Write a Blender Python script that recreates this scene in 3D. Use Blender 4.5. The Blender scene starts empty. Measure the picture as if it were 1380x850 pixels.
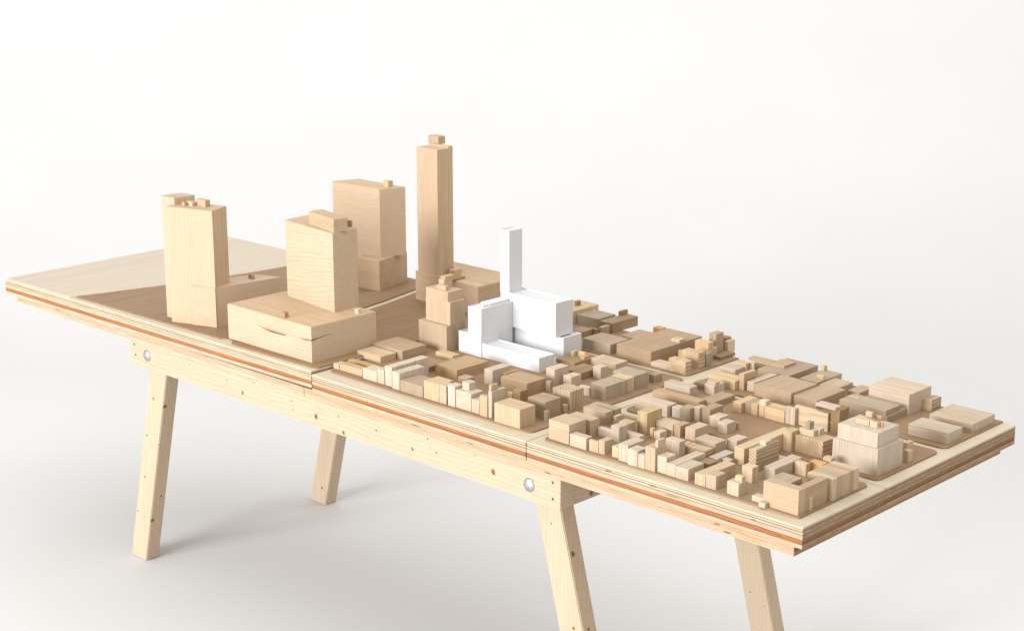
import bpy, bmesh, math, random
from mathutils import Vector, Matrix
random.seed(7)
scene = bpy.context.scene
C = scene.collection

# ------------------------------------------------------------------ camera
DECK = 0.645                       # height of the table top above the floor (m)
F_PX, CX, CY = 2270.0, 690.0, 425.0
ROT = Matrix(((0.7233782194, -0.1775377670, 0.6672363097),
              (0.6904519908, 0.1860041762, -0.6990554304),
              (0.0, 0.9663761109, 0.2571326744)))
CAM = Vector((3.82350369, -2.13049485, 1.0167 + DECK))
cd = bpy.data.cameras.new('camera')
cam = bpy.data.objects.new('camera', cd)
C.objects.link(cam)
cam.matrix_world = Matrix.Translation(CAM) @ ROT.to_4x4()
cd.sensor_width = 36.0
cd.lens = F_PX / 1380.0 * 36.0
cd.clip_start = 0.05
cd.clip_end = 200
scene.camera = cam

# ------------------------------------------------------------------ light
w = bpy.data.worlds.new('World')
scene.world = w
w.use_nodes = True
bg = w.node_tree.nodes['Background']
bg.inputs[0].default_value = (1.0, 0.955, 0.885, 1)
bg.inputs[1].default_value = 0.96

def area(name, loc, target, sx, sy, watts, col):
    ld = bpy.data.lights.new(name, 'AREA')
    ld.shape = 'RECTANGLE'; ld.size = sx; ld.size_y = sy
    ld.energy = watts; ld.color = col
    o = bpy.data.objects.new(name, ld); C.objects.link(o)
    o.location = loc
    o.rotation_euler = (Vector(target) - Vector(loc)).to_track_quat('-Z', 'Y').to_euler()
    return o
area('studio_window_light', (0.5, -8.4, 2.75), (1.3, 0.3, 0.7), 4.8, 2.8, 1090, (0.985, 0.99, 1.01))
area('added_backdrop_fill', (3.0, 3.3, 4.6), (1.1, 4.7, 0.2), 3.6, 1.4, 35, (0.99, 0.99, 1.0))  # added fill lamp out of view, evens out the right of the backdrop
area('added_overhead_fill', (1.9, 0.8, 5.2), (1.9, 0.8, 0.0), 7.5, 7.5, 150, (0.98, 0.99, 1.0))  # added overhead fill that lifts floor and tops; no ceiling is built
scene.view_settings.view_transform = 'Standard'
scene.view_settings.look = 'None'
scene.view_settings.gamma = 1.0
scene.view_settings.exposure = 0.0

# ------------------------------------------------------------------ pixel -> place
def ray(p):
    return ROT @ Vector((p[0] - CX, -(p[1] - CY), -F_PX))
def atz(p, z):
    r = ray(p); return CAM + r * ((z - CAM.z) / r.z)
def aty(p, y):
    r = ray(p); return CAM + r * ((y - CAM.y) / r.y)
def atx(p, x):
    r = ray(p); return CAM + r * ((x - CAM.x) / r.x)
def proj(P):
    k = ROT.transposed() @ (Vector(P) - CAM)
    return CX + F_PX * k.x / -k.z, CY - F_PX * k.y / -k.z
def height_at(x, y, py, z0):
    lo, hi = z0, z0 + 0.8
    for _ in range(40):
        m = (lo + hi) / 2
        if proj((x, y, m))[1] > py: lo = m
        else: hi = m
    return (lo + hi) / 2
def solve_x(px, y, z, x_hi):
    lo, hi = x_hi - 1.0, x_hi
    for _ in range(40):
        m = (lo + hi) / 2
        if proj((m, y, z))[0] < px: lo = m
        else: hi = m
    return (lo + hi) / 2
def solve_y(px, x, z, y_lo):
    lo, hi = y_lo, y_lo + 1.0
    for _ in range(40):
        m = (lo + hi) / 2
        if proj((x, m, z))[0] < px: lo = m
        else: hi = m
    return (lo + hi) / 2

# ------------------------------------------------------------------ materials
def new_mat(name):
    m = bpy.data.materials.new(name); m.use_nodes = True
    nt = m.node_tree
    return m, nt, nt.nodes, nt.links, nt.nodes['Principled BSDF']

def wood(name, light, dark, axis='z', ring_mm=2.5, ring=0.35, fibre=0.35, rough=0.62,
         vary=0.12, wobble=1.2, far=0.35, blotch=0.25, dist=0.6):
    m, nt, N, L, B = new_mat(name)
    tc = N.new('ShaderNodeTexCoord')
    oi = N.new('ShaderNodeObjectInfo')
    sep = N.new('ShaderNodeSeparateXYZ'); L.new(tc.outputs['Object'], sep.inputs[0])
    cmb = N.new('ShaderNodeCombineXYZ')
    order = {'z': ('X', 'Y', 'Z'), 'x': ('Y', 'Z', 'X'), 'y': ('X', 'Z', 'Y')}[axis]
    for i, k in enumerate(order): L.new(sep.outputs[k], cmb.inputs[i])
    # every piece is cut from another place of the log
    rnd = N.new('ShaderNodeTexWhiteNoise'); rnd.noise_dimensions = '1D'
    L.new(oi.outputs['Random'], rnd.inputs['W'])
    off = N.new('ShaderNodeVectorMath'); off.operation = 'MULTIPLY_ADD'
    L.new(rnd.outputs['Color'], off.inputs[0])
    off.inputs[1].default_value = (far, far, 3.0); off.inputs[2].default_value = (0.02, 0.03, 0)
    add = N.new('ShaderNodeVectorMath'); add.operation = 'ADD'
    L.new(cmb.outputs[0], add.inputs[0]); L.new(off.outputs[0], add.inputs[1])
    # long slow wander of the grain
    st = N.new('ShaderNodeVectorMath'); st.operation = 'MULTIPLY'
    st.inputs[1].default_value = (14, 14, 3.0); L.new(add.outputs[0], st.inputs[0])
    wn = N.new('ShaderNodeTexNoise'); wn.inputs['Scale'].default_value = 1.0; wn.inputs['Detail'].default_value = 2
    L.new(st.outputs[0], wn.inputs['Vector'])
    wsub = N.new('ShaderNodeVectorMath'); wsub.operation = 'MULTIPLY_ADD'
    L.new(wn.outputs['Color'], wsub.inputs[0])
    k = 0.006 * wobble
    wsub.inputs[1].default_value = (k, k, 0); L.new(add.outputs[0], wsub.inputs[2])
    fl = N.new('ShaderNodeVectorMath'); fl.operation = 'MULTIPLY'
    fl.inputs[1].default_value = (1, 1, 0.04); L.new(wsub.outputs[0], fl.inputs[0])
    wv = N.new('ShaderNodeTexWave'); wv.wave_type = 'RINGS'; wv.rings_direction = 'Z'; wv.wave_profile = 'SAW'
    wv.inputs['Scale'].default_value = 2 * math.pi / (ring_mm * 0.001) / 20
    wv.inputs['Distortion'].default_value = dist; wv.inputs['Detail Scale'].default_value = 0.6; wv.inputs['Detail'].default_value = 2
    L.new(fl.outputs[0], wv.inputs['Vector'])
    rr = N.new('ShaderNodeValToRGB')
    e = rr.color_ramp.elements
    e[0].position = 0.0; e[0].color = (0, 0, 0, 1)
    e[1].position = 0.86; e[1].color = (1, 1, 1, 1)
    e2 = rr.color_ramp.elements.new(0.45); e2.color = (0.18, 0.18, 0.18, 1)
    e3 = rr.color_ramp.elements.new(1.0); e3.color = (0.1, 0.1, 0.1, 1)
    L.new(wv.outputs['Fac'], rr.inputs[0])
    # fine fibres
    fs = N.new('ShaderNodeVectorMath'); fs.operation = 'MULTIPLY'
    fs.inputs[1].default_value = (620, 620, 18); L.new(add.outputs[0], fs.inputs[0])
    fn = N.new('ShaderNodeTexNoise'); fn.inputs['Scale'].default_value = 1; fn.inputs['Detail'].default_value = 3
    L.new(fs.outputs[0], fn.inputs['Vector'])
    # broad streaks and blotches
    bs = N.new('ShaderNodeVectorMath'); bs.operation = 'MULTIPLY'
    bs.inputs[1].default_value = (70, 70, 5); L.new(add.outputs[0], bs.inputs[0])
    bn = N.new('ShaderNodeTexNoise'); bn.inputs['Scale'].default_value = 1; bn.inputs['Detail'].default_value = 3
    L.new(bs.outputs[0], bn.inputs['Vector'])
    def mul(a, v):
        n = N.new('ShaderNodeMath'); n.operation = 'MULTIPLY'; L.new(a, n.inputs[0]); n.inputs[1].default_value = v; return n.outputs[0]
    def addn(a, b):
        n = N.new('ShaderNodeMath'); n.operation = 'ADD'; L.new(a, n.inputs[0]); L.new(b, n.inputs[1]); return n.outputs[0]
    def ctr(a):
        n = N.new('ShaderNodeMapRange'); n.inputs[1].default_value = 0.3; n.inputs[2].default_value = 0.7
        L.new(a, n.inputs[0]); return n.outputs[0]
    fac = addn(addn(mul(rr.outputs[0], ring), mul(ctr(fn.outputs['Fac']), fibre)), mul(ctr(bn.outputs['Fac']), blotch))
    mx = N.new('ShaderNodeMix'); mx.data_type = 'RGBA'; mx.clamp_factor = True
    L.new(fac, mx.inputs[0])
    mx.inputs[6].default_value = (*light, 1); mx.inputs[7].default_value = (*dark, 1)
    hsv = N.new('ShaderNodeHueSaturation')
    mr = N.new('ShaderNodeMapRange'); L.new(oi.outputs['Random'], mr.inputs[0])
    mr.inputs[3].default_value = 1 - vary; mr.inputs[4].default_value = 1 + vary * 0.45
    L.new(mr.outputs[0], hsv.inputs['Value'])
    sp = N.new('ShaderNodeSeparateColor'); L.new(rnd.outputs['Color'], sp.inputs[0])
    ms = N.new('ShaderNodeMapRange'); L.new(sp.outputs[1], ms.inputs[0])
    ms.inputs[3].default_value = 1 - vary; ms.inputs[4].default_value = 1 + vary
    L.new(ms.outputs[0], hsv.inputs['Saturation'])
    L.new(mx.outputs[2], hsv.inputs['Color'])
    L.new(hsv.outputs[0], B.inputs['Base Color'])
    B.inputs['Roughness'].default_value = rough
    B.inputs['Specular IOR Level'].default_value = 0.3
    bp = N.new('ShaderNodeBump'); bp.inputs['Strength'].default_value = 0.10; bp.inputs['Distance'].default_value = 0.0006
    L.new(fac, bp.inputs['Height']); L.new(bp.outputs[0], B.inputs['Normal'])
    return m

PAL = {  # species: light, dark, ring spacing mm, ring weight, fibre, variation
    'maple': ((0.565, 0.443, 0.315), (0.363, 0.259, 0.160), 2.2, 0.38, 0.42, 0.12),
    'ash': ((0.620, 0.522, 0.412), (0.381, 0.293, 0.209), 2.0, 0.38, 0.48, 0.12),
    'yellow': ((0.600, 0.470, 0.315), (0.400, 0.277, 0.149), 2.6, 0.45, 0.40, 0.12),
    'pine': ((0.620, 0.490, 0.330), (0.290, 0.180, 0.088), 5.0, 0.70, 0.25, 0.08),
    'tan': ((0.463, 0.343, 0.223), (0.310, 0.211, 0.125), 2.0, 0.35, 0.50, 0.13),
    'brown': ((0.374, 0.256, 0.147), (0.232, 0.150, 0.077), 2.0, 0.35, 0.55, 0.13),
    'orange': ((0.550, 0.360, 0.180), (0.420, 0.225, 0.085), 3.0, 0.40, 0.40, 0.06),
    'grey': ((0.445, 0.365, 0.271), (0.284, 0.215, 0.144), 1.8, 0.40, 0.55, 0.10),
    'lumber': ((0.550, 0.441, 0.325), (0.420, 0.305, 0.186), 8.0, 0.30, 0.28, 0.05),
    'beech': ((0.560, 0.422, 0.285), (0.391, 0.272, 0.164), 4.0, 0.42, 0.38, 0.04),
    'veneer': ((0.565, 0.436, 0.312), (0.391, 0.278, 0.171), 6.0, 0.34, 0.34, 0.03),
    'birch': ((0.600, 0.525, 0.410), (0.470, 0.385, 0.275), 6.0, 0.25, 0.35, 0.05),
    'plate': ((0.329, 0.218, 0.129), (0.206, 0.127, 0.069), 4.0, 0.40, 0.45, 0.06),
    'water': ((0.560, 0.490, 0.405), (0.460, 0.390, 0.305), 9.0, 0.28, 0.28, 0.03),
    'plytan': ((0.360, 0.250, 0.150), (0.220, 0.140, 0.080), 4.0, 0.3, 0.6, 0.05),
    'endpale': ((0.480, 0.320, 0.182), (0.210, 0.125, 0.062), 1.5, 0.3, 0.7, 0.10),
    'endred': ((0.240, 0.105, 0.045), (0.120, 0.050, 0.021), 1.5, 0.3, 0.7, 0.10),
    'enddark': ((0.220, 0.150, 0.090), (0.120, 0.080, 0.045), 1.5, 0.3, 0.7, 0.10),
    'plypale': ((0.590, 0.482, 0.365), (0.370, 0.261, 0.155), 3.0, 0.35, 0.65, 0.08),
    'plyred': ((0.420, 0.175, 0.062), (0.200, 0.068, 0.024), 4.0, 0.40, 0.65, 0.05),
    'plyrose': ((0.660, 0.475, 0.345), (0.500, 0.240, 0.120), 3.0, 0.45, 0.6, 0.05),
    'plypink': ((0.540, 0.270, 0.105), (0.320, 0.120, 0.040), 4.0, 0.30, 0.6, 0.05),
}
_mats = {}
def M(species, axis='z'):
    key = (species, axis)
    if key not in _mats:
        l, d, mm, rg, fb, vr = PAL[species]
        _mats[key] = wood('wood_%s_%s' % key, l, d, axis, mm, rg, fb, vary=vr,
                          wobble={'pine': 2.5, 'lumber': 5.0, 'veneer': 3.5, 'beech': 3.0, 'plate': 3.0}.get(species, 1.4),
                          far=0.12 if species == 'pine' else 0.35,
                          blotch=0.16 if species in ('veneer', 'lumber') else 0.30,
                          dist=5.0 if species in ('veneer', 'lumber', 'beech', 'plate', 'water') else 0.8)
    return _mats[key]

def plain(name, col, rough=0.6, metal=0.0, noise=0.0, nscale=40.0):
    m, nt, N, L, B = new_mat(name)
    B.inputs['Roughness'].default_value = rough; B.inputs['Metallic'].default_value = metal
    if noise:
        tc = N.new('ShaderNodeTexCoord'); n = N.new('ShaderNodeTexNoise')
        n.inputs['Scale'].default_value = nscale; n.inputs['Detail'].default_value = 4
        L.new(tc.outputs['Object'], n.inputs['Vector'])
        r = N.new('ShaderNodeValToRGB')
        r.color_ramp.elements[0].position = 0.3; r.color_ramp.elements[1].position = 0.7
        r.color_ramp.elements[0].color = (*[c * (1 - noise) for c in col], 1)
        r.color_ramp.elements[1].color = (*[min(1, c * (1 + noise * 0.4)) for c in col], 1)
        L.new(n.outputs['Fac'], r.inputs[0]); L.new(r.outputs[0], B.inputs['Base Color'])
    else:
        B.inputs['Base Color'].default_value = (*col, 1)
    return m
MAT_PAPER = plain('white_card', (0.60, 0.60, 0.612), 0.55, noise=0.02, nscale=20)
MAT_BACK = plain('white_studio_paint', (0.585, 0.588, 0.594), 0.75, noise=0.02, nscale=1.5)
MAT_STEEL = plain('zinc_steel', (0.62, 0.63, 0.65), 0.32, 1.0, noise=0.35, nscale=160)
MAT_SCREW = plain('dark_screw_steel', (0.16, 0.12, 0.08), 0.45, 0.6)
MAT_KNOT = plain('knot_wood', (0.15, 0.075, 0.033), 0.55, noise=0.4, nscale=300)
MAT_KNOTRIM = plain('knot_rim_wood', (0.42, 0.275, 0.14), 0.6, noise=0.3, nscale=200)
MAT_GAP = plain('dark_glue_line', (0.07, 0.05, 0.033), 0.8, noise=0.3, nscale=200)

# ------------------------------------------------------------------ mesh helpers
def link(name, bm, mat, parent=None, origin=None):
    me = bpy.data.meshes.new(name); bm.to_mesh(me); bm.free()
    me.materials.append(mat)
    o = bpy.data.objects.new(name, me); C.objects.link(o)
    if origin is not None:
        o.location = origin
    if parent is not None:
        o.parent = parent
        o.location = Vector(o.location) - parent_loc(parent)
    return o
def parent_loc(p):
    v = Vector((0, 0, 0))
    while p is not None:
        v += Vector(p.location); p = p.parent
    return v
def prism(poly, z0, z1, chamfer=0.0006, ztop=None):
    """prism over polygon poly (world xy, ccw), lightly chamfered top and corners; returns (bmesh, origin)"""
    cx = sum(p[0] for p in poly) / len(poly); cy = sum(p[1] for p in poly) / len(poly)
    bm = bmesh.new()
    b = [bm.verts.new((p[0] - cx, p[1] - cy, 0)) for p in poly]
    t = [bm.verts.new((p[0] - cx, p[1] - cy, z1 - z0)) for p in poly]
    n = len(poly)
    bm.faces.new(list(reversed(b)))
    tf = bm.faces.new(t)
    for i in range(n):
        bm.faces.new((b[i], b[(i + 1) % n], t[(i + 1) % n], t[i]))
    if chamfer:
        ed = [e for e in bm.edges if not (e.verts[0] in b and e.verts[1] in b)]
        bmesh.ops.bevel(bm, geom=ed, offset=chamfer, segments=1, affect='EDGES', clamp_overlap=True)
    bmesh.ops.recalc_face_normals(bm, faces=bm.faces)
    return bm, Vector((cx, cy, z0))
def rect(x0, x1, y0, y1, rot=0.0):
    cx, cy = (x0 + x1) / 2, (y0 + y1) / 2
    out = []
    for x, y in ((x0, y0), (x1, y0), (x1, y1), (x0, y1)):
        dx, dy = x - cx, y - cy
        out.append((cx + dx * math.cos(rot) - dy * math.sin(rot), cy + dx * math.sin(rot) + dy * math.cos(rot)))
    return out
def box(name, x0, x1, y0, y1, z0, z1, mat, parent=None, chamfer=0.0006, rot=0.0):
    bm, o = prism(rect(x0, x1, y0, y1, rot), z0, z1, chamfer)
    return link(name, bm, mat, parent, o)
def empty(name, loc):
    o = bpy.data.objects.new(name, None); o.empty_display_size = 0.02
    C.objects.link(o); o.location = loc
    return o
def tag(o, label, cat, group=None, kind=None):
    if label: o['label'] = label
    if cat: o['category'] = cat
    if group: o['group'] = group
    if kind: o['kind'] = kind
    return o
def rounded(x0, x1, y0, y1, r=(0.014, 0.014, 0.014, 0.014)):
    out = []
    cs = ((x0, y0, 180), (x1, y0, 270), (x1, y1, 0), (x0, y1, 90))
    for (x, y, a), rr in zip(cs, r):
        if rr <= 0: out.append((x, y)); continue
        sx = x + rr if x == x0 else x - rr; sy = y + rr if y == y0 else y - rr
        for k in range(6):
            t = math.radians(a + 90 * k / 5); out.append((sx + rr * math.cos(t), sy + rr * math.sin(t)))
    return out

# ------------------------------------------------------------------ studio backdrop (floor sweeping up into the wall)
def backdrop():
    hd = Vector((-0.6905, 0.7234)); side = Vector((hd.y, -hd.x))
    c = Vector((1.2, 0.35))
    prof = [(-7.0, 0.0), (1.9, 0.0)]
    R = 3.6
    for k in range(1, 41):
        a = math.radians(90 * k / 40); prof.append((1.9 + R * math.sin(a), R - R * math.cos(a)))
    prof.append((1.9 + R, 7.0))
    bm = bmesh.new(); rows = []
    for s in (-9.0, 9.0):
        rows.append([bm.verts.new((c.x + hd.x * d + side.x * s, c.y + hd.y * d + side.y * s, z)) for d, z in prof])
    for i in range(len(prof) - 1):
        bm.faces.new((rows[0][i], rows[0][i + 1], rows[1][i + 1], rows[1][i]))
    bmesh.ops.recalc_face_normals(bm, faces=bm.faces)
    for f in bm.faces: f.smooth = True
    o = link('floor', bm, MAT_BACK)
    tag(o, 'seamless white studio floor curving up into the white wall', None, kind='structure')
backdrop()

# ------------------------------------------------------------------ base panels
X1, X2, X3 = 1.2150, 1.8255, 2.4300
W, YS = 0.705, 0.248
def tilt(x):       # the long panel bows a little towards its joint
    return 0.0085 * max(0.0, min(1.0, x / X1)) if x < X1 + 1e-6 else 0.0012
PT = 0.0032        # thickness of the city-block sheets
def plate_top(x): return DECK + tilt(x) + PT
LAYERS = (('street_sheet', 0.0, 0.0034, 'birch'), ('ply_layer', 0.0034, 0.0044, 'plytan'), ('ply_layer', 0.0044, 0.0078, 'plypale'),
          ('glue_line', 0.0078, 0.0090, None), ('ply_layer', 0.0090, 0.0128, 'plypale'), ('ply_layer', 0.0128, 0.0141, 'plytan'),
          ('ply_layer', 0.0141, 0.0212, 'plypale'), ('ply_layer', 0.0212, 0.0236, 'plyred'), ('ply_layer', 0.0236, 0.0248, 'plypink'),
          ('ply_layer', 0.0248, 0.0300, 'plyred'), ('ply_layer', 0.0300, 0.0370, 'plypale'))
def end_grain(o, sp):
    """the cut ends of the plies show darker end grain"""
    o.data.materials.append(M(sp, 'x'))
    for f in o.data.polygons:
        if abs(f.normal.x) > 0.8: f.material_index = 1
def sheared(name, poly, zt, zb, mat, parent, ch=0.0004):
    bm, o = prism(poly, DECK - zb, DECK - zt, ch)
    for v in bm.verts: v.co.z += tilt(min(max(v.co.x + o.x, xlo), xhi))
    return link(name, bm, mat, parent, o)
panels = []
for nm, xa, xb, ya, yb, lab in (
        ('base_panel', 0.0, X1 - 0.0006, 0.0, W, 'long layered plywood base panel carrying the tall towers and pale river sheet'),
        ('base_panel', X1 + 0.0006, X2 - 0.0006, 0.0, YS - 0.0005, 'layered plywood base panel under the small blocks in front of the white model'),
        ('base_panel', X1 + 0.0006, X2 - 0.0006, YS + 0.0005, W, 'layered plywood base panel under and behind the white model'),
        ('base_panel', X2 + 0.0006, X3, 0.0, YS - 0.0005, 'layered plywood base panel with the square table corner and U-shaped block'),
        ('base_panel', X2 + 0.0006, X3, YS + 0.0005, W, 'layered plywood base panel under the two low pale boxes')):
    e = empty(nm, ((xa + xb) / 2, (ya + yb) / 2, DECK - 0.037))
    tag(e, lab, 'base panel', 'plywood base panels')
    xlo, xhi = (xa, X1) if xa < 0.1 else (xa, xb)
    for ln, zt, zb, sp in LAYERS:
        ins = 0.0022 if sp is None else random.uniform(0.0, 0.0009)
        m = MAT_GAP if sp is None else M(sp, 'x')
        o = sheared(ln, rect(xa + ins, xb - ins, ya + ins, yb - ins), zt + 0.00002, zb, m, e)
        if sp not in (None, 'birch'): end_grain(o, {'plyred': 'endred', 'plytan': 'enddark'}.get(sp, 'endpale'))
        if ln == 'street_sheet': panels.append((e, xa, xb, ya, yb))
P_LONG, P_MF, P_MB, P_RF, P_RB = [p[0] for p in panels]

def plate(parent, poly, sp='plate', ax='x', lift=0.0, th=PT):
    global xlo, xhi
    xs = [p[0] for p in poly]
    xlo, xhi = (0, X1) if max(xs) < X1 + 0.001 else (X1 + 0.001, X3)
    o = sheared('block_sheet', poly, -th - lift, -0.00003 - lift, M(sp, ax), parent, 0.0005)
    return o
# pale river sheet and the brown quarter sheets of the long panel
def bezier(pts): return pts
river = [(0.002, 0.012), (0.02, 0.004), (0.296, 0.004), (0.325, 0.10), (0.353, 0.20), (0.385, 0.33), (0.412, 0.47), (0.424, 0.58), (0.428, 0.701), (0.003, 0.701)]
o = plate(P_LONG, river, 'water', 'y', th=0.0022); o.name = 'river_sheet'
quarter = [(0.3015, 0.016), (0.872, 0.022), (0.884, 0.034), (0.905, 0.15), (0.912, 0.28), (0.906, 0.41), (0.890, 0.50), (0.862, 0.62), (0.845, 0.701), (0.433, 0.701), (0.429, 0.58), (0.417, 0.47), (0.390, 0.33), (0.358, 0.20), (0.330, 0.10)]
plate(P_LONG, quarter, 'plate', 'y')
plate(P_LONG, [(0.918, 0.022), (0.93, 0.012), (1.205, 0.014), (1.2135, 0.020), (1.2135, 0.701), (0.866, 0.701), (0.886, 0.61), (0.912, 0.505), (0.928, 0.42), (0.934, 0.28), (0.927, 0.15)], 'plate', 'y')
# sheets of the two block panels (split where the panels split)
plate(P_MF, rounded(1.228, 1.803, 0.036, YS - 0.0008, (0.012, 0.012, 0, 0)), 'plate', 'x')
plate(P_MB, rounded(1.2175, 1.800, YS + 0.0008, 0.503, (0, 0, 0.012, 0.0)), 'plate', 'x')
plate(P_MB, rounded(1.2175, 1.790, 0.520, 0.702, (0, 0.012, 0.0, 0.0)), 'plate', 'x')
plate(P_RF, rounded(1.842, 2.405, 0.026, 0.236, (0.012, 0.003, 0.012, 0.006)), 'plate', 'x')
plate(P_RB, rounded(1.838, 2.405, 0.262, 0.468, (0.016, 0.012, 0.014, 0.006)), 'plate', 'x')
plate(P_RB, rounded(1.822 + 0.008, 2.405, 0.488, 0.702, (0.006, 0.014, 0.0, 0.0)), 'plate', 'x')

# support boards under the panels
def support(xa, xb, lab):
    e = empty('support_board', ((xa + xb) / 2, 0.35, DECK - 0.0575))
    tag(e, lab, 'board', 'support boards under the panels')
    for zt, zb, sp in ((0.0372, 0.0405, 'plypale'), (0.0405, 0.0418, 'plyrose'), (0.0418, 0.0452, 'plypale'), (0.0452, 0.0490, 'plyrose'), (0.0490, 0.0575, 'plypale')):
        ins = random.uniform(0, 0.0007)
        o = box('ply_layer', xa + ins, xb - ins, 0.010 + ins, 0.694, DECK - zb, DECK - zt - 0.00005, M(sp, 'x'), e, 0.0004)
        end_grain(o, 'endred' if sp == 'plyrose' else 'endpale')
support(0.036, 1.1760, 'thin plywood support board under the long tower panel')
support(1.1766, 2.4085, 'thin plywood support board under the small block panels')

def knot(parent, P, normal, r, stretch=1.4):
    """a flush dark knot with a pale rim, laid in the face"""
    for nm, rr, mat, d in (('knot_rim', r * 1.55, MAT_KNOTRIM, 0.00012), ('knot', r, MAT_KNOT, 0.00025)):
        if nm == 'knot_rim' and r < 0.0022: continue
        bm = bmesh.new()
        n = 12
        vs = []
        for k in range(n):
            a = 2 * math.pi * k / n; q = rr * random.uniform(0.82, 1.12)
            vs.append(bm.verts.new((q * stretch * math.cos(a), q * math.sin(a), 0)))
        bm.faces.new(vs)
        rg = bmesh.ops.extrude_face_region(bm, geom=bm.faces[:])
        for v in [g for g in rg['geom'] if isinstance(g, bmesh.types.BMVert)]: v.co.z -= 0.0008
        bmesh.ops.recalc_face_normals(bm, faces=bm.faces)
        rotm = Vector(normal).to_track_quat('Z', 'X').to_matrix().to_4x4() @ Matrix.Rotation(random.uniform(-0.6, 0.6), 4, 'Z')
        bm.transform(rotm)
        link(nm, bm, mat, parent, Vector(P) + Vector(normal) * d)
def dome(name, P, r, h, parent, mat):
    bm = bmesh.new()
    rings = []
    prof = [(1.0, 0.0), (1.0, 0.12), (0.93, 0.34), (0.78, 0.60), (0.55, 0.82), (0.28, 0.96)]
    for q, z in prof:
        rings.append([bm.verts.new((r * q * math.cos(2 * math.pi * k / 20), -h * z, r * q * math.sin(2 * math.pi * k / 20))) for k in range(20)])
    for a, b in zip(rings, rings[1:]):
        for k in range(20): bm.faces.new((a[k], a[(k + 1) % 20], b[(k + 1) % 20], b[k]))
    bm.faces.new(rings[-1]); bm.faces.new(list(reversed(rings[0])))
    bmesh.ops.recalc_face_normals(bm, faces=bm.faces)
    for f in bm.faces: f.smooth = len(f.verts) == 4
    return link(name, bm, mat, parent, P)

# ------------------------------------------------------------------ voids and splits in the ply edges
def edge_void(parent, p, y, length, h):
    P = aty(p, y); bm = bmesh.new(); n = 7; up = []; dn = []
    for k in range(n):
        t = k / (n - 1); e = math.sin(math.pi * t) ** 0.6 * h * random.uniform(0.6, 1.2)
        up.append((length * (t - 0.5), e * 0.5)); dn.append((length * (t - 0.5), -e * 0.5 - 0.0001))
    pts = up + list(reversed(dn))
    f = [bm.verts.new((x, 0, z)) for x, z in pts]; b = [bm.verts.new((x, 0.0015, z)) for x, z in pts]
    bm.faces.new(f); bm.faces.new(list(reversed(b)))
    for k in range(len(f)): bm.faces.new((f[k], b[k], b[(k + 1) % len(f)], f[(k + 1) % len(f)]))
    bmesh.ops.recalc_face_normals(bm, faces=bm.faces)
    link('ply_void', bm, MAT_KNOT, parent, Vector((P.x, y - 0.0002, P.z)))
for p, y, l, h in (((980, 717), 0.010, 0.016, 0.0022), ((966, 706), 0.010, 0.012, 0.0016), ((1016, 700), 0.0, 0.012, 0.0012), ((880, 655), 0.0, 0.020, 0.0010),
                   ((738, 637), 0.010, 0.018, 0.0016), ((560, 573), 0.010, 0.030, 0.0016), ((545, 567), 0.010, 0.024, 0.0012), ((905, 668), 0.0, 0.03, 0.0009),
                   ((820, 634), 0.0, 0.014, 0.0010), ((633, 597), 0.010, 0.02, 0.0012), ((77, 417), 0.010, 0.022, 0.0022), ((1050, 722), 0.0, 0.012, 0.0010)):
    edge_void(P_LONG if p[0] < 420 else (P_MF if p[0] < 709 else P_RF), p, y, l, h)

# ------------------------------------------------------------------ trestle frame
ZT, ZB = DECK - 0.0576, DECK - 0.1165
FX0, FX1 = 0.5345, 1.9000
frame = empty('trestle_frame', ((FX0 + FX1) / 2, 0.34, 0))
tag(frame, 'pale knotty softwood trestle frame with four splayed bolted legs under the table', 'trestle')
near = box('beam', FX0, FX1, 0.012, 0.050, ZB, ZT, M('lumber', 'x'), frame, 0.0012)
far = box('beam', FX0, FX1, 0.640, 0.678, ZB, ZT, M('lumber', 'x'), frame, 0.0012)
box('end_rail', FX0 + 0.0004, FX0 + 0.038, 0.0502, 0.6398, ZB + 0.0003, ZT - 0.0003, M('lumber', 'y'), frame, 0.001)
endr = box('end_rail', FX1 - 0.038, FX1 - 0.0004, 0.0502, 0.6398, ZB + 0.0003, ZT - 0.0003, M('lumber', 'y'), frame, 0.001)
ANG = math.radians(14.5)
def leg(bx, bz, y0, s):
    """leg hanging from the bolt at (bx,bz), leaning outwards by s, cut level with the floor"""
    t = math.tan(ANG) * s; hw = 0.031 / math.cos(ANG)
    ztop = DECK - 0.0585
    poly = [(bx - hw + t * (bz - 0.0), 0.0), (bx + hw + t * (bz - 0.0), 0.0), (bx + hw + t * (bz - ztop), ztop), (bx - hw + t * (bz - ztop), ztop)]
    bm = bmesh.new(); o = Vector((bx, y0 + 0.019, 0.0))
    fr = [bm.verts.new((x - o.x, -0.0188, z)) for x, z in poly]
    bk = [bm.verts.new((x - o.x, 0.0188, z)) for x, z in poly]
    bm.faces.new(fr); bm.faces.new(list(reversed(bk)))
    for i in range(4): bm.faces.new((fr[i], bk[i], bk[(i + 1) % 4], fr[(i + 1) % 4]))
    bmesh.ops.bevel(bm, geom=bm.edges[:], offset=0.0018, segments=2, affect='EDGES')
    bmesh.ops.recalc_face_normals(bm, faces=bm.faces)
    # stand the grain upright along the lean: the lean is small, so local z is close enough
    return link('leg', bm, M('lumber', 'z'), frame, o)
BOLTS = [(0.6006, DECK - 0.0845, -1), (1.8222, DECK - 0.0873, 1)]
legs = []
for bx, bz, s in BOLTS:
    legs.append(leg(bx, bz, 0.0503, s))
    dome('bolt_head', (bx, 0.012, bz), 0.0138, 0.0055, frame, MAT_STEEL)
for bx, bz, s in BOLTS:
    legs.append(leg(bx + (0.033 if s < 0 else 0.006), bz, 0.6017, s))
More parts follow.
